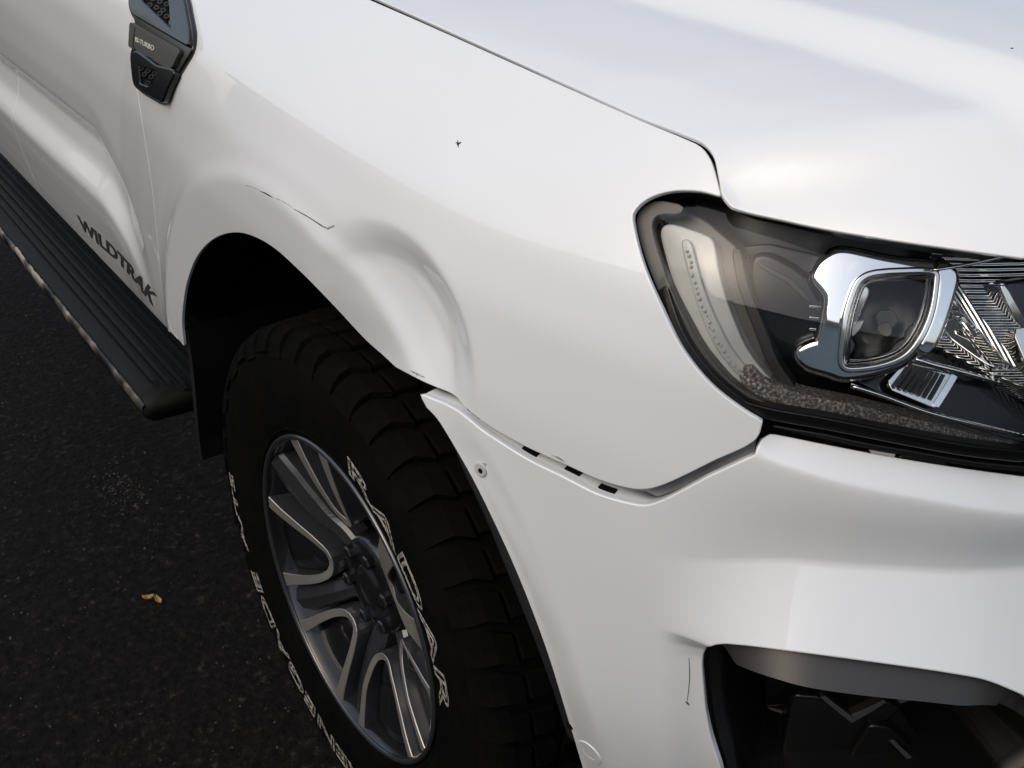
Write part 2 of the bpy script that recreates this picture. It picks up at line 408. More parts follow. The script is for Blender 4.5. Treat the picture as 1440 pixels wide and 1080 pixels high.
# ------------------------------------------------------------ setting
GZ=-.006
gm=mat('dark_asphalt',g3(.012),.75,bump=(70,.9,.010),var=(75,[(.3,(.0035,.0028,.002)),(.52,(.008,.0064,.0048)),(.64,(.0135,.011,.0085)),(.76,(.05,.044,.036))]),spec=.10)  # very dark brown-black ground colour with paler specks
gv=[];gf=[]
xs=np.concatenate([[-150,-40,-12],np.linspace(-4,3,90),[12,40,150]]);ys=np.concatenate([[-150,-40,-12],np.linspace(-3,2,70),[12,40,150]])
for y in ys:
    for x in xs: gv.append((x,y,GZ+(rng.normal(0,.0012) if abs(x)<4 and abs(y)<3 else 0)))
n=len(xs)
for j in range(len(ys)-1):
    for i in range(n-1): gf.append((j*n+i,j*n+i+1,(j+1)*n+i+1,(j+1)*n+i))
tag(mesh('asphalt_ground',gv,gf,gm),kind='structure',label='dark asphalt under the pickup')
# loose grit: small angular stones
gritm=mat('loose_grit',g3(.10),.7,var=(40,[(.35,(.02,.018,.015)),(.6,(.06,.054,.045)),(.75,(.22,.2,.16))]))
V=[];F=[]
def stone(x,y,r):
    k=len(V);a0=rng.uniform(0,6.28);h=r*rng.uniform(.5,.9)
    for q in range(5):
        a=a0+q*1.2566+rng.uniform(-.3,.3);V.append((x+r*math.cos(a)*rng.uniform(.7,1.2),y+r*math.sin(a)*rng.uniform(.7,1.2),GZ-.001))
    for q in range(3):
        a=a0+q*2.094+rng.uniform(-.3,.3);V.append((x+.55*r*math.cos(a),y+.55*r*math.sin(a),GZ+h*rng.uniform(.7,1.1)))
    for q in range(5): F.append((k+q,k+(q+1)%5,k+5+(q*3)//5))
    F.append((k+5,k+6,k+7))
    for q,(a,b) in enumerate([(1,2),(3,4)]): pass
    F.append((k+2,k+6,k+5));F.append((k+4,k+7,k+6));F.append((k,k+5,k+7))
for _ in range(2600): stone(rng.uniform(-2.6,.5),rng.uniform(-1.9,-.75),abs(rng.normal(0,.0011))+.0007)
for _ in range(420):
    stone(rng.uniform(-2.2,.3),rng.uniform(-1.7,-.85),rng.uniform(.002,.0046))
gp=at(165,685,2,GZ)
for _ in range(260): stone(gp[0]+rng.normal(0,.05),gp[1]+rng.normal(0,.03),abs(rng.normal(0,.0018))+.001)
tag(mesh('loose_grit',V,F,gritm,smooth=False),kind='stuff',label='pale grit scattered over the asphalt')
# two dry petals
lm_=mat('dry_leaf',(.42,.24,.085),.6,var=(150,[(.3,(.30,.15,.045)),(.7,(.50,.31,.12))]))
def leaf(px,L,W,ang,label,curl):
    c=at(px[0],px[1],2,GZ+.004);V=[];F=[];nu,nv=9,5
    for i in range(nu):
        t=i/(nu-1);w=W*math.sin(math.pi*min(1,(t*.92+.05)))**.7*(.6+.5*t)
        for j in range(nv):
            q=(j/(nv-1)*2-1);V.append(((t-.5)*L,q*w,.0025+curl*(q*q)*.006+.004*(t-.5)**2*4*curl))
    for i in range(nu-1):
        for j in range(nv-1): F.append((i*nv+j,(i+1)*nv+j,(i+1)*nv+j+1,i*nv+j+1))
    o=mesh('fallen_leaf',V,F,lm_);o.location=(c[0],c[1],GZ+.001);o.rotation_euler=(0,0,ang)
    md=o.modifiers.new('thickness','SOLIDIFY');md.thickness=.0006
    tag(o,label,'leaf','fallen leaves on the asphalt')
leaf((209,842),.021,.0062,math.radians(62),'upright oval tan leaf on the asphalt, left of its paired leaf',1.0)
leaf((223,845),.025,.0060,math.radians(5),'slanted narrow tan leaf on the asphalt, right of its paired leaf',.8)

# cream rendered house wall across the yard: it shows only as the cream reflection in chrome, paint and lamp
wm=mat('cream_render',(.68,.67,.63),.9,bump=(60,.3,.004),var=(1.5,[(.3,(.64,.63,.58)),(.7,(.72,.71,.66))]))
cm=mat('brown_coping',(.10,.06,.045),.8)
house=tag(empty('house_wall',None,(0,-4.3,GZ)),'cream rendered house wall with a brown eave, seen mirrored in the chrome','wall')
def boxm(name,lo,hi,m,parent):
    x0,y0,z0=lo;x1,y1,z1=hi
    V=[(x0,y0,z0),(x1,y0,z0),(x1,y1,z0),(x0,y1,z0),(x0,y0,z1),(x1,y0,z1),(x1,y1,z1),(x0,y1,z1)]
    return mesh(name,V,[(0,3,2,1),(4,5,6,7),(0,1,5,4),(1,2,6,5),(2,3,7,6),(3,0,4,7)],m,parent,smooth=False)
boxm('wall',(-9,-.3,0),(26,0,2.3),wm,house);boxm('plinth',(-9,.0,0),(26,.04,.35),cm,house);boxm('eave',(-9.1,-.4,2.3),(26.1,.25,2.42),cm,house)
# ------------------------------------------------------------ the pickup
truck=tag(empty('pickup_truck',None,(0,0,0)),'white pickup with a dented front wing and a bumper edge pulled loose','pickup truck')
PA=M['paint']
arch=U([(258,486),(255,455),(257,425),(263,393),(278,357),(303,333),(335,326),(375,341),(420,379),(470,430),(515,478),(540,500),(556,515)],fskin)
seam_f=U([(556,515),(575,525),(600,537),(640,555),(655,572),(680,592),(730,622),(790,650),(850,676),(890,686),(912,686),(935,679),(1000,648),(1062,616),(1070,594)],fskin)
lampe=U([(1070,594),(1045,579),(1000,544),(958,492),(928,432),(903,372),(889,318),(888,300),(903,282),(925,271),(950,266),(985,267),(1012,274)],fskin)
shut=U([(1012,274),(1005,248),(997,225),(984,208),(960,196),(900,171),(800,126),(700,81),(600,36),(520,1)],fskin)
ztl=[(x,float(ztop(x))+.001) for x in (-.1,-.2,-.3,-.4,-.5,-.548)]
doorf=U([(183,30),(186,95),(193,127),(203,190),(213,255),(222,340),(231,430),(243,466)],fskin)
fender_poly=np.vstack([arch[::-1][::-1],seam_f[1:],lampe[1:],shut[1:],np.array(ztl),doorf[:]])
fender_poly=np.vstack([fender_poly])
fender=panel('front_fender',fender_poly,fskin,PA,truck,step=.0048,depth=.0045,r=.0014)
fender['label']='front wing with a creased dent above the wheel arch'
# doors
dl=doorf.copy();dl[:,0]-=.0034
db=U([(250,477),(215,440),(180,403),(120,340),(60,277)],fskin);dz=float(db[-1,1])
fd=np.vstack([db,np.array([(-1.628,dz),(-1.632,.7),(-1.640,.9),(-1.63,1.1),(-1.60,1.195),(-1.2,1.19),(-.8,1.175),(-.556,1.168)]),dl])
panel('front_door',fd,fskin,PA,truck,step=.009,depth=.012,r=.0014)
rd=np.array([(-2.5,dz),(-1.6325,dz),(-1.6362,.7),(-1.6442,.9),(-1.634,1.1),(-1.604,1.195),(-2.0,1.20),(-2.5,1.20)])
panel('rear_door',rd,fskin,PA,truck,step=.014,depth=.012,r=.0014)
# hood
hs=[(p[0],p[1]) for p in []]
hp=UH([(521,-7),(601,28.5),(701,73.5),(801,118.5),(901,163.5),(963,187.5),(990,200),(1005,218),(1012,246),(1019,276)])
hf=UH([(1030,289),(1050,296),(1100,307),(1150,318),(1250,335),(1350,349),(1440,361)])
xr=[-.9,-.6,-.4,-.2];rear=np.array([(x,float(yS(x))+.003) for x in xr])
xl=hf[-1]
ny=np.array([-.5,-.3,-.1,.1,.3]);off_n=xl[0]-xN(xl[1])
nose=np.array([(float(xN(y)+off_n),y) for y in ny])
hoodp=np.vstack([rear,hp,hf,nose,[(-.9,.3)]])
panel('hood',chaikin(hoodp,1,cap=.006),hood,PA,truck,step=.010,depth=.0035,r=.0014,estep=.006)
# bumper
btop=U([(1064,641),(1068,630),(1074,619),(1084,613),(1100,615),(1150,625),(1250,644),(1350,660),(1440,672)],bskin)
bseam=U([(592,556),(640,578),(680,609),(712,630),(745,650),(790,672),(840,697),(880,709),(907,713),(930,707),(1000,671)],bskin)
barch=U([(836,1135),(822,1085),(800,1012),(770,915),(730,810),(690,722),(665,672),(640,628),(615,588),(600,572)],bskin)
bext=np.array([(1.0,.852),(1.2,.835),(1.32,.83),(1.32,.36),(.9,.36),(.6,.36),(.50,.36)])
fog_o=U([(985,938),(987,918),(996,908),(1012,904),(1040,905),(1100,912),(1200,925),(1340,945),(1390,955),(1440,975)],bskin)
fog_b=U([(1010,1078),(998,1040),(990,1000)],bskin)
fog_poly=np.vstack([fog_o,[(.985,.600),(1.03,.55),(1.03,.49),(.99,.455),(.72,.445),(.675,.46)],fog_b])
bump_poly=np.vstack([bseam,btop,bext,barch])
panel('front_bumper',bump_poly,bskin,PA,truck,step=.006,depth=.006,r=.0018,holes=[chaikin(fog_poly,1,cap=.004)],
  creases=[np.c_[_s,f(_s)] for f,_s in ((zc1,np.linspace(.66,1.3,90)),(zc2,np.linspace(.58,1.3,90)),(zc3,np.linspace(.61,1.3,90)))],cw=(-.004,0,.004))['label']='bumper corner standing off below the wing seam'
# ------------------------------------------------------------ dark inside, arch liner
V=[];F=[]
ss=np.linspace(-2.5,1.32,60);zz=np.linspace(.40,1.10,20)
S_,Z_=np.meshgrid(ss,zz);
inner=skin(S_.ravel(),Z_.ravel(),-.16)
keep=lambda s,z:(math.hypot(s,z-.38)>.60 and not(s>.2 and z<.86)) 
F=[(j*60+i,j*60+i+1,(j+1)*60+i+1,(j+1)*60+i) for j in range(19) for i in range(59) if all(keep(ss[i+a],zz[j+b]) for a in(0,1) for b in(0,1))]
mesh('added_dark_shell',inner,F,M['void'],truck)  # added unseen shell, stops light leaking through the panel gaps
# added black sheet under the hood edge, keeps the shut gap dark
V=[];xs=np.linspace(-.9,.50,40);ys=np.linspace(-.765,.3,24);X,Y=np.meshgrid(xs,ys)
P=hood(X.ravel(),np.maximum(Y.ravel(),-.775));P[:,1]=Y.ravel();P[:,2]-=.045
mesh('hood_gap_dark',P,[(j*40+i,j*40+i+1,(j+1)*40+i+1,(j+1)*40+i) for j in range(23) for i in range(39)],M['void'],truck)
rings=[]
for y,rad in [(-.855,.495),(-.84,.515),(-.6,.52),(-.40,.50),(-.38,.06)]:
    ring=[]
    for a in np.linspace(math.radians(-28),math.radians(197),60):
        rr=rad*(1+.10*math.exp(-((math.degrees(a)-38)/34)**2)*(1 if rad>.1 else 0));ring.append((rr*math.cos(a),y,.41+rr*math.sin(a)))
    rings.append(np.array(ring))
loft('wheel_arch_liner',rings,M['void'],truck,closed=False)
# liner lip with its rubber edge, in front of the tyre
lp=U([(606,585),(640,640),(662,690),(700,770),(745,880),(790,1000),(815,1080)],bskin)
P=bskin(lp[:,0],lp[:,1],-.022);Q=P.copy();Q[:,0]-=.02;Q[:,1]+=.05
tube('liner_edge',P+np.array([-.034,.002,0]),np.interp(np.linspace(0,1,len(P)),[0,.15,.5,1],[.004,.009,.010,.008]),M['liner'],truck,10)
# lower tray under the bumper
bx=plan(np.linspace(.45,1.32,30));ring=lambda k,z:np.c_[np.array(bx).T*[k,1]+[0,(1-k)*.1],np.full(30,z)]
a=np.c_[np.array(bx).T,np.full(30,.375)];nx=np.array(plan_n(np.linspace(.45,1.32,30))).T
a[:,:2]-=nx*.06;b=a.copy();b[:,:2]-=nx*.25;b[:,2]+=.02
loft('under_tray',[a,b],M['void'],truck,closed=False)

# ------------------------------------------------------------ bumper flange with slots, wing flange
bs=bseam;fl0=bskin(bs[:,0],bs[:,1],-.0015);nb_=surf_n(bskin,bs[:,0],bs[:,1],0.)
tt=np.linspace(0,1,len(bs))
def flange(t,p,n,d): return p-n*d[:,None]+np.array([0,0,1.])*(d*.10)[:,None]
R0=fl0;w=np.interp(tt,[0,.2,.66,.78,1],[.034,.034,.036,.014,.004])
dwn=np.array([0,0,-1.])
R=[R0+dwn*.006,R0+dwn*.0012-nb_*.0005,R0-nb_*.002+dwn*.0002,flange(tt,R0,nb_,w*.5),flange(tt,R0,nb_,w),flange(tt,R0,nb_,w)+dwn*.02]
fo=loft('bumper_flange',R,PA,truck,closed=False)
L=np.concatenate([[0],np.cumsum(np.linalg.norm(np.diff(R0,axis=0),axis=1))])
pj=proj(R0)
for px0,px1,d0,d1 in [((648,582),(669,594),.009,.017),((722,640),(747,652),.008,.015),((788,667),(806,671),.010,.019),((830,694),(858,704),.008,.014)]:
    i0=np.argmin(np.hypot(*(pj-px0).T));i1=max(i0+2,np.argmin(np.hypot(*(pj-px1).T)))
    top=[];bot=[]
    V=[]
    for k in range(i0,i1+1):
        for dd in (d0,d1): V.append(R0[k]-nb_[k]*dd+np.array([0,0,dd*.10+.0012]))
    for k in range(i0,i1+1):
        for dd in (d0,d1): V.append(R0[k]-nb_[k]*dd+np.array([0,0,dd*.10-.004]))
    m=i1-i0+1;F=[]
    for k in range(m-1):
        F.append((2*k,2*k+1,2*k+3,2*k+2));F.append((2*m+2*k,2*k,2*k+2,2*m+2*k+2));F.append((2*k+1,2*m+2*k+1,2*m+2*k+3,2*k+3))
    F.append((0,2*m,2*m+1,1));F.append((2*m-2,2*m-1,4*m-1,4*m-2))
    o=mesh('clip_slot',V,F,M['void'],fo,smooth=False);fix_normals(o)
# grey inner flange seen in the open gap near the lamp
g0=U([(880,690),(915,702),(960,690),(1010,663),(1060,637)],fskin,-.012);g1=U([(880,672),(915,672),(960,655),(1010,630),(1066,598)],fskin,-.026)
k=min(len(g0),len(g1));i0=np.linspace(0,len(g0)-1,24).round().astype(int);i1=np.linspace(0,len(g1)-1,24).round().astype(int)
A=fskin(g0[i0,0],g0[i0,1],-.014);B=fskin(g1[i1,0],g1[i1,1],-.040)
A=A+dwn*.006
loft('wing_flange',[A+dwn*.02,A,A*.5+B*.5+np.array([0,0,.002]),B],M['inner'],truck,closed=False)
# ------------------------------------------------------------ cracked paint, stone chips, drill mark
def strip(name,px,wpx,m,parent,surf=fskin,off=.0003,depth=.0012):
    c=spline(px,5);t=np.gradient(c,axis=0);t/=np.hypot(*t.T)[:,None];nrm=np.c_[-t[:,1],t[:,0]]
    w=np.interp(np.linspace(0,1,len(c)),np.linspace(0,1,len(wpx)),wpx)[:,None]/2
    uv=unproj(np.vstack([c+nrm*w,(c-nrm*w)[::-1]]),surf,0.,*((HB,(170,150)) if surf is hood else ()))
    return panel(name,uv,surf,m,parent,off=off,depth=depth,r=.0001,step=.02,estep=.02)
strip('paint_crack',[(366,269),(372,271),(378,274.5),(384,278)],[.3,1.3,1.5,.3],M['crack'],fender)
strip('paint_crack',[(413,293.5),(425,300),(440,309),(455,319)],[.3,1.2,.9,1.6],M['crack'],fender)
strip('lifted_paint',[(345,260.5),(352,261.5),(366,268)],[.3,.7,.3],M['primer'],fender,off=.0004)
strip('lifted_paint',[(386,278),(398,283),(411,291)],[.3,.8,.3],M['primer'],fender,off=.0004)
strip('lifted_paint',[(454,318),(461,321),(470,317)],[1.2,3.2,1.2],M['primer'],fender,off=.0006)
strip('paint_chip',[(641,200),(645,202),(649,200)],[.5,3.2,.5],M['crack'],fender)
strip('paint_chip',[(644,197),(644,203),(645,207)],[.4,2,.4],M['crack'],fender)
strip('scuff',[(577,521),(587,526),(598,531)],[1,3,1],M['primer'],fender)
strip('scuff',[(776,640),(786,644),(795,650)],[.6,2.4,.6],M['primer'],fender)
bump_o=[o for o in truck.children if o.name=='front_bumper'][0];hood_o=[o for o in truck.children if o.name=='hood'][0]
strip('paint_crack',[(969,925),(970,950),(968,975),(966,988)],[.4,.8,.8,.4],M['crack'],bump_o,bskin)
strip('paint_chip',[(964,987),(967,989),(970,992)],[.4,2,.4],M['crack'],bump_o,bskin)
strip('torn_edge',[(796,1015),(800,1021),(806,1026)],[1,6,1],M['void'],bump_o,bskin)
for q in [(1423,68)]:
    strip('paint_chip',[(q[0]-2,q[1]),q,(q[0]+2,q[1]+.6)],[.3,1.2,.3],M['crack'],hood_o,hood)
# screw on the arch face and round sensors of the bumper
def disc(name,px,rad,surf,m,parent,off,depth,r=.0012,seg=28,hole=None):
    c=unproj([px],surf)[0];h=1e-3
    eu=np.linalg.norm(surf(c[0]+h,c[1],0.)-surf(c[0]-h,c[1],0.))/(2*h);ev=np.linalg.norm(surf(c[0],c[1]+h,0.)-surf(c[0],c[1]-h,0.))/(2*h)
    ring=lambda q:np.array([(c[0]+q*math.cos(a)/eu,c[1]+q*math.sin(a)/ev) for a in np.linspace(0,2*math.pi,seg,endpoint=False)])
    return panel(name,ring(rad),surf,m,parent,off=off,depth=depth,r=r,step=rad*.5,estep=1,holes=[ring(hole)] if hole else ())
sc=disc('screw',(677,660),.0062,bskin,M['inner'],bump_o,.0022,.004)
disc('socket',(678,661),.0026,bskin,M['void'],sc,.0024,.001,.0002)
strip('paint_chip',[(679,651),(683,653),(682,657)],[1,3,1],M['primer'],bump_o,bskin)
ps=disc('parking_sensor',(829,1058),.0145,bskin,PA,bump_o,.0012,.006,.0012,36,.0092)
disc('sensor_face',(829,1058),.0086,bskin,PA,ps,.0008,.006,.0008,30)

# ------------------------------------------------------------ wing vent with badge
vent=tag(empty('wing_vent',truck))
VS=lambda pts,off=0.:U(pts,skin,off,sp=False)
vout=[(182,-40),(181,-10),(181,8),(185,20),(190,27),(189,63),(183,73),(184,95),(187,119),(200,130),(224,144),(232,143),(250,101),(270,70),(272,47),(264,4),(256,-24),(240,-44),(205,-52)]
panel('vent_housing',chaikin(VS(vout,.006),2,cap=.006),skin,M['gloss'],vent,off=.006,depth=.008,r=.003,step=.006,holes=())
up=[(183,-38),(182,6),(186,19),(246,53),(262,62),(265,60),(265,44),(258,4),(250,-22),(236,-40),(206,-48)]
m1=[(196,-36),(199,4),(241,44),(238,4),(228,-28),(210,-38)]
panel('vent_frame',chaikin(VS(up,.013),2,cap=.005),skin,M['gloss'],vent,off=.013,depth=.009,r=.003,step=.005,holes=[chaikin(VS(m1,.013),2,cap=.002)])
lo_=[(184,76),(187,117),(200,128),(225,142),(228,140),(244,102),(240,99),(219,94),(191,73)]
m2=[(193,89),(219,98),(222,103),(213,121),(207,124),(195,119)]
panel('vent_frame',chaikin(VS(lo_,.013),2,cap=.005),skin,M['gloss'],vent,off=.013,depth=.009,r=.003,step=.005,holes=[chaikin(VS(m2,.013),2,cap=.0015)])
panel('vent_back',chaikin(VS([(190,-36),(192,8),(243,50),(245,0),(230,-34)]),1),skin,M['void'],vent,off=.0075,depth=.001,r=.0003,step=.01)
panel('vent_back',chaikin(VS([(194,88),(222,96),(214,122),(196,118)]),1),skin,M['void'],vent,off=.0075,depth=.001,r=.0003,step=.01)
for poly,n0 in ((m1,11),(m2,5)):
    c=np.array(poly,float);lo,hi=c.min(0),c.max(0)
    for a in range(n0):
        for b in range(n0):
            q=np.array([lo[0]+(a+.5+(b%2)*.5)*(9.5),lo[1]+(b+.5)*8.5+a*3.6-14])
            if not inpoly(q[None],c)[0]: continue
            hx=[q+np.array([3.9*math.cos(w),3.2*math.sin(w)]) for w in np.linspace(0,6.283,7)[:-1]]
            if inpoly(np.array(hx),c).all():
                uv=VS(hx,.0105);ih=VS([q+(h-q)*.62 for h in hx],.0105);panel('mesh_cell',uv,skin,M['black'],vent,off=.0105,depth=.003,r=.0005,step=.02,holes=[ih],estep=.02)
plate=panel('badge_plate',chaikin(VS([(192,30),(190,63),(246,94),(252,92),(263,70),(259,66)]),1,cap=.003),skin,M['plate'],vent,off=.0105,depth=.006,r=.001,step=.006)
strip('badge_groove',[(200,37),(199,67),(226,82)],[1,1.2,.8],M['void'],plate,skin,off=.0107,depth=.0005)
def decal(name,txt,p00,p10,p01,p11,m,parent,surf,off,sub=.25,bold=0.):
    """lettering laid on a surface between four picture points"""
    V,F=text_verts(txt,None,0.,sub,bold);lo=V.min(0);hi=V.max(0)
    a,b,c,d=unproj([p00,p10,p01,p11],surf)
    u=((V[:,0]-lo[0])/(hi[0]-lo[0]))[:,None];v=((V[:,1]-lo[1])/(hi[1]-lo[1]))[:,None]
    q=(a*(1-u)+b*u)*(1-v)+(c*(1-u)+d*u)*v
    o=mesh(name,surf(q[:,0],q[:,1],off),F,m,parent,smooth=False);md=o.modifiers.new('thickness','SOLIDIFY');md.thickness=.0004;md.offset=-1
    return o
decal('badge_lettering','BI-TURBO',(200.8,56.5),(227,70),(200.8,49.8),(228,63),M['badge'],plate,skin,.0112,sub=.5,bold=.012)

# decal on the door
door=[o for o in truck.children if o.name=='front_door'][0]
decal('door_lettering','WILDTRAK',(114,321),(216,431),(108,301),(223,419),M['decal'],door,fskin,.0010,sub=.12,bold=.035)

# ------------------------------------------------------------ side step
sx0,sx1=-2.6,-.50
prof=[(-.70,.440),(-.815,.4435),(-.935,.4435),(-.952,.441),(-.968,.434),(-.976,.424),(-.976,.412),(-.962,.400),(-.85,.395),(-.70,.398)]
step=tag(empty('side_step',truck))
def ringc(x,k,dz):
    a=[]
    for y,z in prof: t=max(0,(y+.80)/-.176);a.append((x-k*t**2.2*.10,y+.010*k*t,z+dz*(1-.3*t)))
    return np.array(a)
RR=[ringc(x,0,0) for x in np.linspace(sx0,-.60,40)]+[ringc(x,k,dz) for x,k,dz in []]
loft('board',RR,M['stepgrey'],step,cap_end=True,smooth=True)
for i in range(8):
    y=-.806-i*.0186;x1=-.575-(0.0 if i<5 else .022*(i-4))
    V=[];F=[];n=2
    pr_=[(-.0060,.0),(-.0042,.0060),(.0030,.0066),(.0056,.0)]
    Rg=[np.array([(x,y+a,.4436+b*q) for a,b in pr_]) for x,q in [(sx0,1),(x1-.012,1),(x1,.05)]]
    loft('tread_rib',Rg,M['step'],step,closed=False,cap_end=False,smooth=False)
boxm('sill_dark_filler',(-2.5,-.80,.40),(-.47,-.70,.60),M['void'],truck)  # added dark box standing in for the shade between sill and step
fr=[np.array([(x,y,z) for x,z in ((-.458,.62),(-.470,.54),(-.496,.44),(-.508,.40),(-.510,.36))]) for y in (-.921,-.62)]
fr2=[r_+np.array([.016,0,0]) for r_ in fr]
mf=loft('mud_guard',[np.vstack([fr[0],fr2[0][::-1]]),np.vstack([fr[1],fr2[1][::-1]])],M['void'],truck,smooth=False)
V=np.vstack([fr[0],fr2[0]]);mesh('mud_guard_edge',V+np.array([0,-.0005,0]),[(i,i+1,i+6,i+5) for i in range(4)],M['black'],truck,smooth=False)
# scraped metal trim along the outer edge
Rg=[]
xs=np.linspace(sx0,-.60,150);ph=0
for x in xs:
    w=.5+.5*math.sin(x*9)+.35*math.sin(x*23+1)+.3*math.sin(x*57)
    d=.0012*w*(1 if x<-.95 else .3);e=rng.normal(0,.0006 if x<-1.0 else .0002)
    yy=-.9765-d+e
    Rg.append(np.array([(x,yy+.005,.4352+e),(x,yy+.001,.4338+.001*w),(x,yy-.0012,.430+e),(x,yy-.001,.421-.003*w),(x,yy+.004,.418-.003*w)]))
loft('edge_trim',Rg,M['trim'],step,closed=False,smooth=True)

# ------------------------------------------------------------ wheel
wheel=tag(empty('front_wheel',truck,(0,-.78,.38),(0,0,.0369)))
def lathe(name,prof,m,parent,seg=120,smooth=True):
    V=[];F=[];n=len(prof)
    for k in range(seg):
        a=2*math.pi*k/seg
        for r,y in prof: V.append((r*math.cos(a),y,r*math.sin(a)))
    for k in range(seg):
        for i in range(n-1): F.append((k*n+i,k*n+i+1,((k+1)%seg)*n+i+1,((k+1)%seg)*n+i))
    o=mesh(name,V,F,m,parent,smooth=smooth);fix_normals(o);return o
side=fn1([.232,.240,.252,.275,.300,.325,.350,.366,.376],[.118,.1228,.1272,.1312,.1335,.1345,.1332,.1265,.111],.004,.232,.376)
rr_=np.linspace(.232,.374,26)
tp=[(.225,-.100)]+[(r,-float(side(r))) for r in rr_]+[(.3765,-.10),(.377,0),(.3765,.10)]+[(r,float(side(r))) for r in rr_[::-1]]
lathe('tyre',tp,M['rubber'],wheel,144)
for r0 in (.2455,.3565): lathe('sidewall_ring',[(r0-.0022,-float(side(r0-.0022))-.0002),(r0-.001,-float(side(r0))-.0016),(r0+.001,-float(side(r0))-.0016),(r0+.0022,-float(side(r0+.0022))-.0002)],M['rubber'],wheel,120)
# tread blocks
def block(pts2,r0,r1,bev=.0025):
    """prism over (angle-length, axial) outline between two radii"""
    c=np.mean(pts2,0);V=[];F=[];n=len(pts2)
    for r,k in ((r0,1.0),(r1-bev,1.0),(r1,.90)):
        for p in pts2:
            q=c+(np.array(p)-c)*k;a=q[0]/.38;V.append((r*math.sin(a),q[1],r*math.cos(a)))
    for l in (0,1):
        for i in range(n): F.append((l*n+i,l*n+(i+1)%n,(l+1)*n+(i+1)%n,(l+1)*n+i))
    F.append(tuple(2*n+i for i in range(n)));return V,F
NB=48;pit=2*math.pi*.38/NB
def lug(sgn,alt):
    # shoulder lug running over the edge of the tread down the side wall
    V=[];F=[];w=pit*.37;L=.050 if alt else .062
    st=[(.085,.3865),(.108,.3855),(.1215,.380),(.1300,.3695),(.1355,.357 if alt else .350)]
    for k,(y,r) in enumerate(st):
        d=.012*(k==0)
        ri=r-.012 if k<2 else r-.004
        yi=y if k<2 else y-.010
        for (a,rq,yq) in ((-w+d,r,y),(w+d,r,y),(w*1.08+d,ri,yi),(-w*1.08+d,ri,yi)):
            V.append((rq*math.sin(a/.38),sgn*yq,rq*math.cos(a/.38)))
    for k in range(len(st)-1):
        for q in range(4): F.append((4*k+q,4*k+(q+1)%4,4*k+4+(q+1)%4,4*k+4+q))
    F.append((0,1,2,3));F.append(tuple(4*(len(st)-1)+q for q in range(4)));return V,F
shapes=[(lug(-1,0),0.),(lug(-1,1),.5)]
protos=[]
def tb(V,F,ang):
    o=mesh('tread_block',V,F,M['rubber'],wheel,smooth=False);fix_normals(o);o.rotation_euler=(0,ang,0);return o
def ringof(geom,n,off):
    o=tb(*geom,off*2*math.pi/n)
    for k in range(1,n):
        c=o.copy();c.parent=wheel;c.rotation_euler=(0,(off+k)*2*math.pi/n,0);COL.objects.link(c)
ringof(lug(-1,0),24,0);ringof(lug(-1,1),24,.5)
z=pit*.42
ringof(block([(-z,-.080),(z*.7,-.078),(z,-.052),(z*.3,-.046),(-z*.6,-.050)],.372,.3865),NB,.25)
ringof(block([(-z*.9,-.041),(z*.2,-.043),(z,-.030),(z*.8,-.006),(-z*.4,-.004),(-z,-.018)],.372,.387),NB,.6)
ringof(block([(-z*.8,.006),(z*.5,.003),(z,.020),(z*.6,.041),(-z*.5,.043),(-z,.025)],.372,.387),NB,.1)
ringof(block([(-z,.048),(z*.6,.052),(z*.9,.080),(-z*.7,.082)],.372,.3865),NB,.45)
ringof(lug(1,0),24,.0)
# raised outline lettering on the side wall
def arc_text(txt,a0,a1,r0,r1):
    V,F=text_verts(txt,.026,.0,0);lo=V[:,:2].min(0);hi=V[:,:2].max(0)
    u=(V[:,0]-lo[0])/(hi[0]-lo[0]);v=(V[:,1]-lo[1])/(hi[1]-lo[1])
    a=np.radians(a0+(a1-a0)*u);r=r0+(r1-r0)*v
    y=-(side(r)+.0013+V[:,2]*.025)
    return mesh('side_wall_lettering',np.c_[r*np.cos(a),y,r*np.sin(a)],F,M['letter'],wheel,smooth=False)
arc_text('RADAR',72,1,.259,.292)
arc_text('RENEGADE',-88,-157,.316,.350)
arc_text('A/T5',-163,-187,.326,.344)
# rim
lathe('rim_barrel',[(.236,-.120),(.2385,-.1245),(.2365,-.1268),(.232,-.1262),(.229,-.122),(.227,-.112),(.222,-.09),(.212,-.05),(.205,0),(.205,.09)],M['alloy_black'],wheel,140)
lathe('rim_lip',[(.2385,-.1240),(.2378,-.1272),(.2352,-.1284),(.2322,-.1276),(.2308,-.1245)],M['alloy_dark'],wheel,140)
lathe('brake_disc',[(.03,-.02),(.165,-.02),(.165,.01)],M['void'],wheel,60)
lathe('hub',[(.0,-.086),(.020,-.087),(.033,-.083),(.036,-.076),(.040,-.080),(.060,-.082),(.070,-.078),(.076,-.066),(.078,-.03)],M['alloy_black'],wheel,72)
for k in range(6):
    a=math.radians(75+60*k);cx,cz=.056*math.cos(a),.056*math.sin(a)
    V=[];F=[]
    R_=[]
    for r,y in [(.0105,-.078),(.0105,-.090),(.0088,-.0925),(.0045,-.0935)]:
        R_.append(np.array([(cx+r*math.cos(w),y,cz+r*math.sin(w)) for w in np.linspace(0,2*math.pi,7)[:-1]]))
    loft('wheel_nut',R_,M['alloy_black'],wheel,cap_end=True,smooth=False)
depth_r=fn1([.05,.09,.12,.16,.20,.225,.24],[.078,.086,.099,.110,.118,.122,.123],.006,.04,.25)
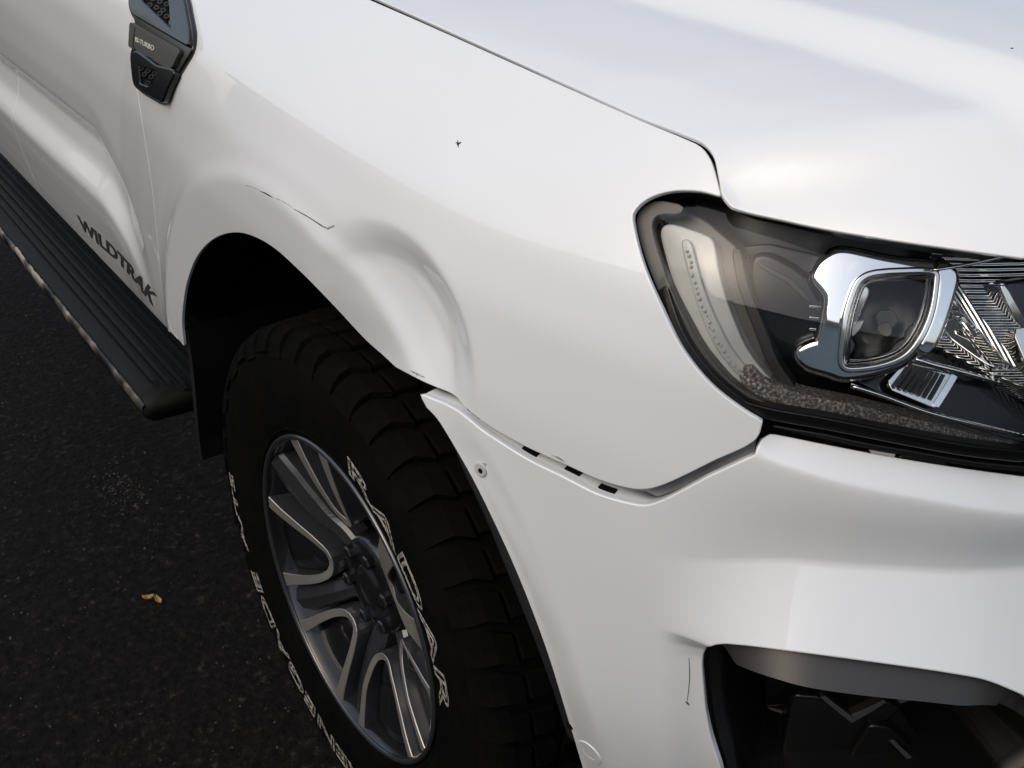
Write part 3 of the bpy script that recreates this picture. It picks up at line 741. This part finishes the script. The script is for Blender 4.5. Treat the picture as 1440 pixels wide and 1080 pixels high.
def bar(path,wid,top,dep,m,name,bev=.002,ridge=0.,side_m=None):
    """spoke bar: path in polar (r, degrees), rectangular section with bevelled face"""
    p=np.array([(r*math.cos(math.radians(a)),r*math.sin(math.radians(a)),r) for r,a in path]);c=spline(p[:,:2],.006);rad=np.hypot(*c.T)
    t=unit(np.gradient(c,axis=0));nr=np.c_[-t[:,1],t[:,0]];w=np.interp(np.linspace(0,1,len(c)),np.linspace(0,1,len(wid)),wid)/2
    Rg=[]
    for i in range(len(c)):
        y=-(depth_r(rad[i])+top);row=[]
        for k,dy in ((-1,dep),(-1,bev),(-1+2*bev/wid[0]*.5,0),(0,-ridge),(1-2*bev/wid[0]*.5,0),(1,bev),(1,dep)):
            q=c[i]+nr[i]*w[i]*k;row.append((q[0],y+dy,q[1]))
        Rg.append(np.array(row))
    o=loft(name,Rg,m,wheel,closed=True,cap_end=True,smooth=False)
    if side_m:
        o.data.materials.append(side_m);nf=len(Rg[0]);mi=[1 if (k%nf) in (0,5,6) else 0 for k in range(nf*(len(Rg)-1))]+[1]
        o.data.polygons.foreach_set('material_index',mi)
    return o
# machined U shaped loops round dark pockets
loops=[(187,17,12,(.017,.012)),(239,15.5,11,(.016,.012)),(291,20,13,(.012,.010)),(342,16,10,(.011,.008)),(34,15,9,(.036,.012)),(104,11,8,(.020,.011))]
for ac,h,hi_,wd in loops:
    aw=[(.231,ac-h),(.20,ac-h*.98),(.16,ac-h*.95),(.125,ac-hi_*1.15),(.107,ac-hi_*.75),(.101,ac),(.107,ac+hi_*.75),(.125,ac+hi_*1.15),(.16,ac+h*.95),(.20,ac+h*.98),(.231,ac+h)]
    bar(aw,[wd[0]*1.25,wd[0],wd[0]*.85,wd[1],wd[1],wd[1],wd[0]*.85,wd[0],wd[0]*1.25],.0,.030,M['alloy_cut'],'spoke_face',.0012,0.,M['alloy_dark'])
    # pocket floor
    V=[];F=[];n=9
    rs=np.linspace(.108,.224,n)
    for r in rs:
        hh=np.interp(r,[.108,.125,.16,.23],[hi_*.5,hi_,h*.9,h*.95])
        for q in np.linspace(-1,1,7):
            a=math.radians(ac+q*hh);V.append((r*math.cos(a),-(depth_r(r)-.020-.006*q*q+(.010 if r<.15 else 0)*(1-q*q)),r*math.sin(a)))
    F=[(i*7+j,i*7+j+1,(i+1)*7+j+1,(i+1)*7+j) for i in range(n-1) for j in range(6)]
    o=mesh('spoke_pocket',V,F,M['alloy_black'],wheel);md=o.modifiers.new('thickness','SOLIDIFY');md.thickness=.004
# gunmetal sculpted spokes between the loops
for a0,wi,wo,top in [(213,.040,.046,-.004),(265,.036,.040,-.006),(317,.040,.050,-.004),(8,.034,.040,-.012),(147,.052,.062,.002),(68,.030,.030,-.020)]:
    bar([(.060,a0),(.10,a0),(.15,a0),(.19,a0),(.229,a0)],[.030,.034,wi,wo,wo*.9],top-.008,.030,M['alloy_dark'],'spoke',.006,.006)
# ------------------------------------------------------------ headlamp
lamp=tag(empty('headlight',truck))
L_out=lampe[4:-4]
lp_b=U([(1440,649),(1360,640),(1280,626),(1160,603),(1085,590),(1060,584)],skin)
lp_t=U([(1018,283),(1050,299),(1100,310),(1150,321),(1250,339),(1350,353),(1440,365)],skin)
lens_poly=np.vstack([L_out,lp_t,[(1.02,float(lp_t[-1,1])-.012),(1.10,.985),(1.02,float(lp_b[0,1])-.012)],lp_b])
def inset(poly,d):
    p=np.asarray(poly,float);p=p if area(p)>0 else p[::-1]
    t=np.roll(p,-1,0)-np.roll(p,1,0);t=t/np.maximum(np.hypot(*t.T),1e-9)[:,None]
    return p+np.c_[-t[:,1],t[:,0]]*d
lens_poly=resample(lens_poly,.012)
_top=np.vstack([L_out[int(len(L_out)*.62):],lp_t,[(1.10,.99)]])
def roll(u,v):
    d,_,_=segdist(np.c_[np.ravel(u),np.ravel(v)],_top);t=np.clip(1-d/.075,0,1)
    return -.019*t**2.2
panel('lens',inset(lens_poly,.001),skin,M['lens'],lamp,off=-.004,depth=.002,r=.0008,step=.006,estep=.008,hem=False,shape=roll)
panel('lens_seal',inset(lens_poly,-.003),skin,M['seal'],lamp,off=-.0065,depth=.012,r=.002,step=.01,estep=.01,holes=[inset(lens_poly,.0042)],shape=roll)
lens_out=inset(lens_poly,.0087)
# bowl behind everything
bowl_poly=inset(lens_poly,-.008)
panel('lamp_bowl',bowl_poly,skin,M['lamp_bowl'],lamp,off=-.120,depth=.01,r=.002,step=.02,estep=.015)
# dark gutter round the lamp between wing, hood and bumper
gut=inset(lens_poly,-.030)
panel('lamp_gutter',gut,skin,M['void'],lamp,off=-.055,depth=.03,r=.002,step=.02,estep=.015,holes=[inset(lens_poly,.002)])
def LP(px,off,sp=False,n=1,cap=.004):
    q=unproj(spline(px) if sp else px,skin,off);return chaikin(q,n,cap=cap) if n else q
def layer(name,px,off,depth,m,n=1,r=.002,step=.007,holes=(),shape=None,cap=.005,tilt=0.):
    if tilt:
        vc=LP(px,off,n=0)[:,1].mean();shape=lambda u,v:-tilt*(v-vc)
    return panel(name,LP(px,off,n=n,cap=cap),skin,m,lamp,off=off,depth=depth,r=r,step=step,holes=[LP(h,off,n=n,cap=cap) for h in holes],shape=shape,estep=.006)
# running-light guide: frosted upright, textured lower strip
go=[(930,322),(941,317),(960,322),(994,334),(1002,342),(1008,385),(1024,440),(1046,492),(1075,530),(1098,552),(1088,566),(1062,553),(1030,530),(1005,505),(975,455),(950,402),(934,350)]
layer('light_guide',go,-.026,.02,M['frost'],n=2)
layer('guide_ridge',[(960,338),(970,341),(982,392),(1000,442),(1024,490),(1056,530),(1050,536),(1016,500),(992,455),(975,402),(962,352)],-.021,.006,M['frost'],n=2,r=.0018,step=.004)
for t in np.linspace(.04,.96,30):
    c=spline([(964,345),(978,400),(996,452),(1020,498),(1052,534),(1085,556)],4);q=c[int(t*(len(c)-1))]+rng.normal(0,1.2,2)
    uv=unproj([q],skin,-.0205)[0];P=skin(uv[0:1],uv[1:2],-.0205)[0]
    rr=rng.uniform(.0010,.0019)
    if t>.0:
        V=[P+np.array([rr*math.cos(a)*math.cos(b),rr*math.sin(a)*math.cos(b),rr*math.sin(b)]) for b in (-.6,.6) for a in np.linspace(0,6.283,6)[:-1]]+[P+np.array([0,0,rr]),P-np.array([0,0,rr])]
        F=[(i,(i+1)%5,5+(i+1)%5,5+i) for i in range(5)]+[(5+i,5+(i+1)%5,10) for i in range(5)]+[((i+1)%5,i,11) for i in range(5)]
        mesh('guide_bead',V,F,M['frost'],lamp)
layer('light_strip',[(1050,512),(1075,538),(1120,556),(1200,572),(1300,596),(1440,630),(1460,636),(1460,652),(1440,645),(1300,614),(1190,588),(1110,572),(1070,558),(1040,536)],-.020,.02,M['strip'],n=1,step=.005)
# brown-grey inner walls
layer('inner_wall',[(900,292),(925,283),(990,312),(1037,352),(1045,395),(1065,455),(1080,500),(1100,545),(1078,545),(1048,505),(1020,450),(1004,395),(996,345),(985,338),(940,325),(925,330),(960,420),(1000,495),(990,505),(950,430),(915,365),(897,310)],-.042,.05,M['olive'],n=1,step=.008)
layer('lens_flange',[(897,303),(906,290),(926,283),(960,290),(955,300),(928,299),(916,306),(914,322),(930,375),(952,430),(985,490),(1030,543),(1075,568),(1090,580),(1076,580),(1040,565),(1000,529),(962,480),(935,425),(910,365),(896,318)],-.014,.012,M['olive'],n=1,r=.0015,step=.006)
layer('wall_rib',[(1031,352),(1040,352),(1046,390),(1070,455),(1090,510),(1120,552),(1112,556),(1082,514),(1062,460),(1040,400)],-.030,.02,M['charcoal'],n=1,step=.005)
# black pod left of the projector
layer('lamp_pod',[(1061,372),(1068,364),(1085,366),(1120,386),(1133,400),(1142,422),(1150,440),(1148,470),(1132,486),(1112,484),(1086,470),(1072,440),(1062,400)],-.044,.05,M['lamp_black'],n=1,r=.006,step=.006)
layer('pod_edge',[(1066,373),(1070,371),(1112,393),(1124,405),(1138,421),(1136,423),(1119,408),(1108,397)],-.0415,.004,M['charcoal'],n=0,r=.0006)
for k in range(3):
    y0=430+k*16;layer('pod_rib',[(1139,y0),(1151,y0+1),(1151,y0+3),(1138,y0+2.4)],-.043,.004,M['chrome_soft'],n=0,r=.0004)
layer('pod_back',[(1040,350),(1080,345),(1180,368),(1170,420),(1160,480),(1120,500),(1180,530),(1300,560),(1420,600),(1300,585),(1180,560),(1110,545),(1080,490),(1055,420)],-.082,.03,M['lamp_black'],n=1,step=.01)
# chrome projector bezel
bz=[(1163,371),(1178,358),(1210,362),(1250,372),(1320,378),(1324,384),(1316,434),(1303,468),(1286,493),(1266,508),(1234,519),(1205,525),(1182,526),(1169,520),(1140,513),(1127,504),(1126,494),(1142,487),(1156,484),(1163,452),(1169,419),(1158,404),(1149,395),(1152,386)]
win=[(1207,402),(1214,394),(1226,388),(1250,385),(1300,383),(1317,385),(1319,392),(1312,434),(1299,465),(1281,491),(1262,504),(1232,513),(1192,517),(1183,510),(1184,490),(1190,450),(1198,423)]
layer('projector_bezel',bz,-.034,.05,M['chrome'],tilt=.10,n=2,r=.007,step=.005,holes=[win],cap=.006)
wr=[(1203,401),(1211,392),(1225,385),(1250,382),(1300,380),(1320,383),(1322,392),(1315,435),(1302,467),(1283,494),(1263,507),(1232,516),(1190,520),(1180,511),(1181,490),(1186,450),(1194,423)]
layer('bezel_rim',wr,-.028,.008,tilt=.10,m=M['chrome_soft'],n=2,r=.0018,step=.004,holes=[win],cap=.005)
layer('projector_tunnel',[(1180,395),(1335,378),(1325,440),(1300,500),(1180,525)],-.095,.01,M['lamp_black'],n=1,step=.01)
def dome(name,px,off,rad,bulge,m,seg=40,rings=10):
    uv=unproj([px],skin,off)[0];c=skin(uv[0:1],uv[1:2],off)[0];n=np.array([.80,-.42,.43]);n/=np.linalg.norm(n)
    a=np.cross(n,[0,0,1.]);a/=np.linalg.norm(a);b=np.cross(a,n);R=[]
    for k in range(rings):
        w=math.pi/2*k/rings;R.append(np.array([c+rad*math.cos(w)*(a*math.cos(q)+b*math.sin(q))+n*bulge*math.sin(w) for q in np.linspace(0,2*math.pi,seg,endpoint=False)]))
    return loft(name,R,m,lamp,cap_end=True)
dome('projector_ring',(1250,450),-.094,.042,.004,M['lamp_black'])
dome('projector_lens',(1250,450),-.093,.036,.014,M['fogblack'])
layer('projector_shade',[(1232,440),(1258,436),(1262,458),(1238,462)],-.060,.004,M['charcoal'],n=1,r=.001)
layer('projector_shade',[(1232,462),(1250,452),(1254,468),(1246,474)],-.058,.004,M['charcoal'],n=1,r=.001)
layer('projector_flange',[(1212,402),(1222,408),(1212,430),(1203,452),(1198,470),(1197,462),(1200,432)],-.062,.006,M['chrome_soft'],n=1,r=.002)
layer('projector_flange',[(1197,464),(1208,455),(1214,452),(1208,462),(1200,472)],-.058,.004,M['frost'],n=0,r=.001)
# chrome post and high-beam reflector
layer('chrome_post',[(1323,378),(1333,376),(1347,388),(1341,410),(1330,440),(1320,466),(1308,490),(1300,494),(1294,487),(1308,466),(1320,435),(1327,400)],-.030,.05,M['chrome'],n=2,r=.005,step=.004,cap=.005,tilt=.10)
refl=[(1340,384),(1400,372),(1470,366),(1500,380),(1500,560),(1440,530),(1400,515),(1318,488),(1330,440)]
uvr=LP(refl,-.055,n=0);cR=uvr.mean(0)
layer('beam_reflector',refl,-.05,.03,M['ribs_z'],n=1,step=.006,shape=lambda u,v:-.75*(v-cR[1])+.25*(u-cR[0]))
_tl=iter([(.55,.5),(.8,-.1),(.95,.3),(.4,-.3),(.7,.6),(1.0,0.),(.6,.2)])
for px,mm,of in [([(1340,402),(1352,418),(1372,448),(1345,446),(1333,432)],M['ribs_y'],-.052),
              ([(1346,388),(1360,392),(1382,440),(1424,508),(1412,506),(1366,444)],M['ribs_y'],-.048),
              ([(1331,450),(1350,446),(1378,470),(1392,500),(1384,506),(1340,480)],M['chrome'],-.054),
              ([(1322,462),(1336,455),(1334,478),(1314,488)],M['chrome_soft'],-.05),
              ([(1355,450),(1366,450),(1400,505),(1392,508)],M['ribs_z'],-.046),
              ([(1318,470),(1330,466),(1344,480),(1320,490)],M['chrome'],-.047),
              ([(1425,464),(1445,460),(1445,515),(1432,512)],M['chrome_soft'],-.044)]:
    _c=LP(px,of,n=0).mean(0);_k=next(_tl);layer('reflector_facet',px,of+.012,.03,mm,n=1,r=.0012,step=.006,shape=lambda u,v:-_k[0]*(v-_c[1])+_k[1]*(u-_c[0])-.75*(_c[1]-cR[1])+.25*(_c[0]-cR[0]))
layer('facet_edge',[(1352,447),(1356,446),(1400,506),(1415,508),(1396,509)],-.043,.004,M['chrome'],n=0,r=.0006)
layer('bulb_hood',[(1414,402),(1450,396),(1480,400),(1480,470),(1452,462),(1428,430)],-.050,.03,M['lamp_black'],n=1,r=.003)
layer('bulb_hood_rim',[(1408,404),(1414,402),(1430,432),(1446,456),(1470,474),(1466,480),(1440,462),(1424,440)],-.045,.02,M['chrome'],n=1,r=.002)
# lower blade: chrome edge lines, ribbed tile and dark shelf
def rod(name,px,off,rad,m):
    q=unproj(spline(px,10),skin,off);tube(name,skin(q[:,0],q[:,1],off),rad,m,lamp,8)
rod('chrome_line',[(1283,503),(1310,512),(1350,522),(1440,548),(1500,566)],-.040,.0026,M['chrome'])
rod('chrome_line',[(1196,542),(1240,556),(1300,578),(1360,594),(1440,613),(1500,628)],-.030,.0022,M['chrome'])
rod('chrome_line',[(1310,380),(1360,372),(1440,354)],-.022,.0015,M['chrome_soft'])
layer('lower_shelf',[(1190,534),(1250,520),(1300,505),(1440,545),(1500,562),(1500,625),(1440,608),(1300,573),(1230,552)],-.046,.02,M['gloss'],n=1,step=.007,tilt=.6)
layer('ribbed_tile',[(1250,537),(1283,512),(1343,531),(1308,564),(1254,546)],-.040,.006,M['chrome_soft'],n=0,r=.001,tilt=.6)
for k in range(7):
    t=k/6;a=np.array([1258+20*.0,540.])+t*np.array([46,18]);b=np.array([1284,517.])+t*np.array([46,13.5])
    layer('tile_rib',[tuple(a-[2.2,.7]),tuple(b-[2.0,.6]),tuple(b+[2.0,.6]),tuple(a+[2.2,.7])],-.037,.003,M['lamp_black'],n=0,r=.0005,tilt=.6)
layer('tile_frame',[(1308,565),(1343,531),(1350,534),(1316,567)],-.036,.004,M['chrome'],n=0,r=.0008,tilt=.6)
layer('shelf_panel',[(1322,565),(1352,538),(1440,562),(1500,578),(1500,620),(1440,602)],-.040,.006,M['chrome_soft'],n=0,r=.001,tilt=.6)
# black bracket under the lamp, in the gap above the bumper
layer('lamp_bracket',[(1070,600),(1085,594),(1160,610),(1280,634),(1440,657),(1520,668),(1520,690),(1440,690),(1340,670),(1240,655),(1150,635),(1078,640),(1060,650)],-.034,.03,M['gloss'],n=0,r=.003,step=.008)
layer('bracket_rib',[(1157,627),(1172,612),(1178,613),(1164,630)],-.028,.006,M['void'],n=0,r=.001)
layer('bracket_clip',[(1222,630),(1254,632),(1258,642),(1250,648),(1236,645)],-.026,.008,M['inner'],n=1,r=.002)
layer('bracket_slot',[(1262,640),(1330,652),(1334,662),(1270,655)],-.027,.004,M['lamp_black'],n=1,r=.001)
layer('bracket_edge',[(1085,600),(1160,613),(1280,636),(1440,659),(1440,662),(1280,640),(1160,617)],-.024,.01,M['seal'],n=0,r=.002)

# ------------------------------------------------------------ fog lamp surround and fog lamp
fog=tag(empty('fog_light',truck))
fp=resample(chaikin(fog_poly,2,cap=.006),.008);fp=fp if area(fp)>0 else fp[::-1]
def sring(poly,off): return bskin(poly[:,0],poly[:,1],off)
cfo=fp.mean(0)
def shrink(p,d):
    return inset(p,d)
f1=shrink(fp,-.003)
i1=unproj([(1050,946),(1440,1000)],bskin,-.03)
def toward(p,k): return cfo+(p-cfo)*k
# soft moulded band of the surround: deeper along the top edge than at the sides
def band(p,wt,ws):
    t=np.roll(p,-1,0)-np.roll(p,1,0);t=t/np.maximum(np.hypot(*t.T),1e-9)[:,None];n=np.c_[-t[:,1],t[:,0]]
    upw=np.clip(-n[:,1],0,1);d=ws+(wt-ws)*upw
    for _ in range(6): n=(np.roll(n,1,0)+n+np.roll(n,-1,0))/3;d=(np.roll(d,1)+d+np.roll(d,-1))/3
    return p+n*d[:,None]
ra=sring(f1,-.0035);rb=sring(band(fp,.004,.004),-.012);rc=sring(band(fp,.007,.006),-.012)
def upness(p):
    t=np.roll(p,-1,0)-np.roll(p,1,0);u=np.clip(t[:,0]*-1/np.maximum(np.hypot(*t.T),1e-9),0,1)
    for _ in range(10): u=(np.roll(u,1)+u+np.roll(u,-1))/3
    return u
_u=upness(fp)
rd_=sring(band(fp,.027,.008),-.040+.047*_u);rd2=sring(band(fp,.029,.010),-.043+.047*_u);re=sring(band(fp,.029,.013),-.06+.040*_u);rf=sring(band(fp,.034,.034),-.15)
loft('surround_edge',[ra,rb],M['fogblack'],fog)
loft('surround_face',[rc,rd_],M['charcoal'],fog)
loft('surround_shoulder',[rb,rc],M['fogblack'],fog)
loft('surround_lip',[rd_,rd2,re],M['fogblack'],fog)
loft('surround_well',[re,rf],M['fogblack'],fog,cap_end=True,smooth=False)
def flayer(name,px,off,depth,m,r=.003,n=1,step=.008,tilt=0.):
    q=unproj(px,bskin,off);vc=q[:,1].mean();sh=(lambda u,v:-tilt*(v-vc)) if tilt else None;return panel(name,chaikin(q,n,cap=.004) if n else q,bskin,m,fog,off=off,depth=depth,r=r,step=step,estep=.006,shape=sh)
flayer('bracket_face',[(1118,982),(1150,984),(1192,1004),(1246,990),(1262,1000),(1225,1024),(1180,1100),(1120,1180),(1095,1100)],-.105,.04,M['fogblack'],r=.004)
flayer('bracket_face',[(1226,1024),(1250,1028),(1292,1062),(1268,1072),(1190,1092),(1205,1055)],-.098,.04,M['fogblack'],r=.004)
flayer('bracket_face',[(1240,985),(1256,990),(1300,1048),(1350,1100),(1310,1110),(1275,1058)],-.11,.03,M['fogblack'],r=.003)
flayer('bracket_face',[(1290,1060),(1330,1050),(1370,1100),(1340,1140),(1275,1095)],-.10,.03,M['fogblack'],r=.003)
for px in ([(1156,986),(1162,985),(1197,1004),(1191,1006)],[(1190,1008),(1199,1004),(1246,990),(1247,992),(1196,1011)],[(1234,1026),(1237,1025),(1277,1056),(1273,1059)],[(1190,1078),(1273,1057),(1276,1060),(1196,1081)],[(1270,1066),(1277,1064),(1297,1085),(1291,1087)]):
    flayer('bracket_edge',px,-.097,.02,M['charcoal'],r=.0006,n=0,tilt=.5)  # lighter strips tilted upwards stand in for thin highlights on the brackets
q=unproj([(1265,1120)],bskin,-.085)[0];c=bskin(q[0:1],q[1:2],-.085)[0];n=np.array([.88,-.40,.12]);n/=np.linalg.norm(n)
a=np.cross(n,[0,0,1.]);a/=np.linalg.norm(a);b=np.cross(a,n)
R=[np.array([c+rd*(a*math.cos(w)+b*math.sin(w))+n*h for w in np.linspace(0,2*math.pi,40,endpoint=False)]) for rd,h in [(.05,0),(.05,.03),(.047,.033),(.044,.031)]]
loft('lamp_ring',R,M['charcoal'],fog)
R=[np.array([c+rd*(a*math.cos(w)+b*math.sin(w))+n*h for w in np.linspace(0,2*math.pi,40,endpoint=False)]) for rd,h in [(.0445,.028),(.035,.033),(.022,.036),(.008,.0375)]]
loft('lamp_glass',R,M['gloss'],fog,cap_end=True)
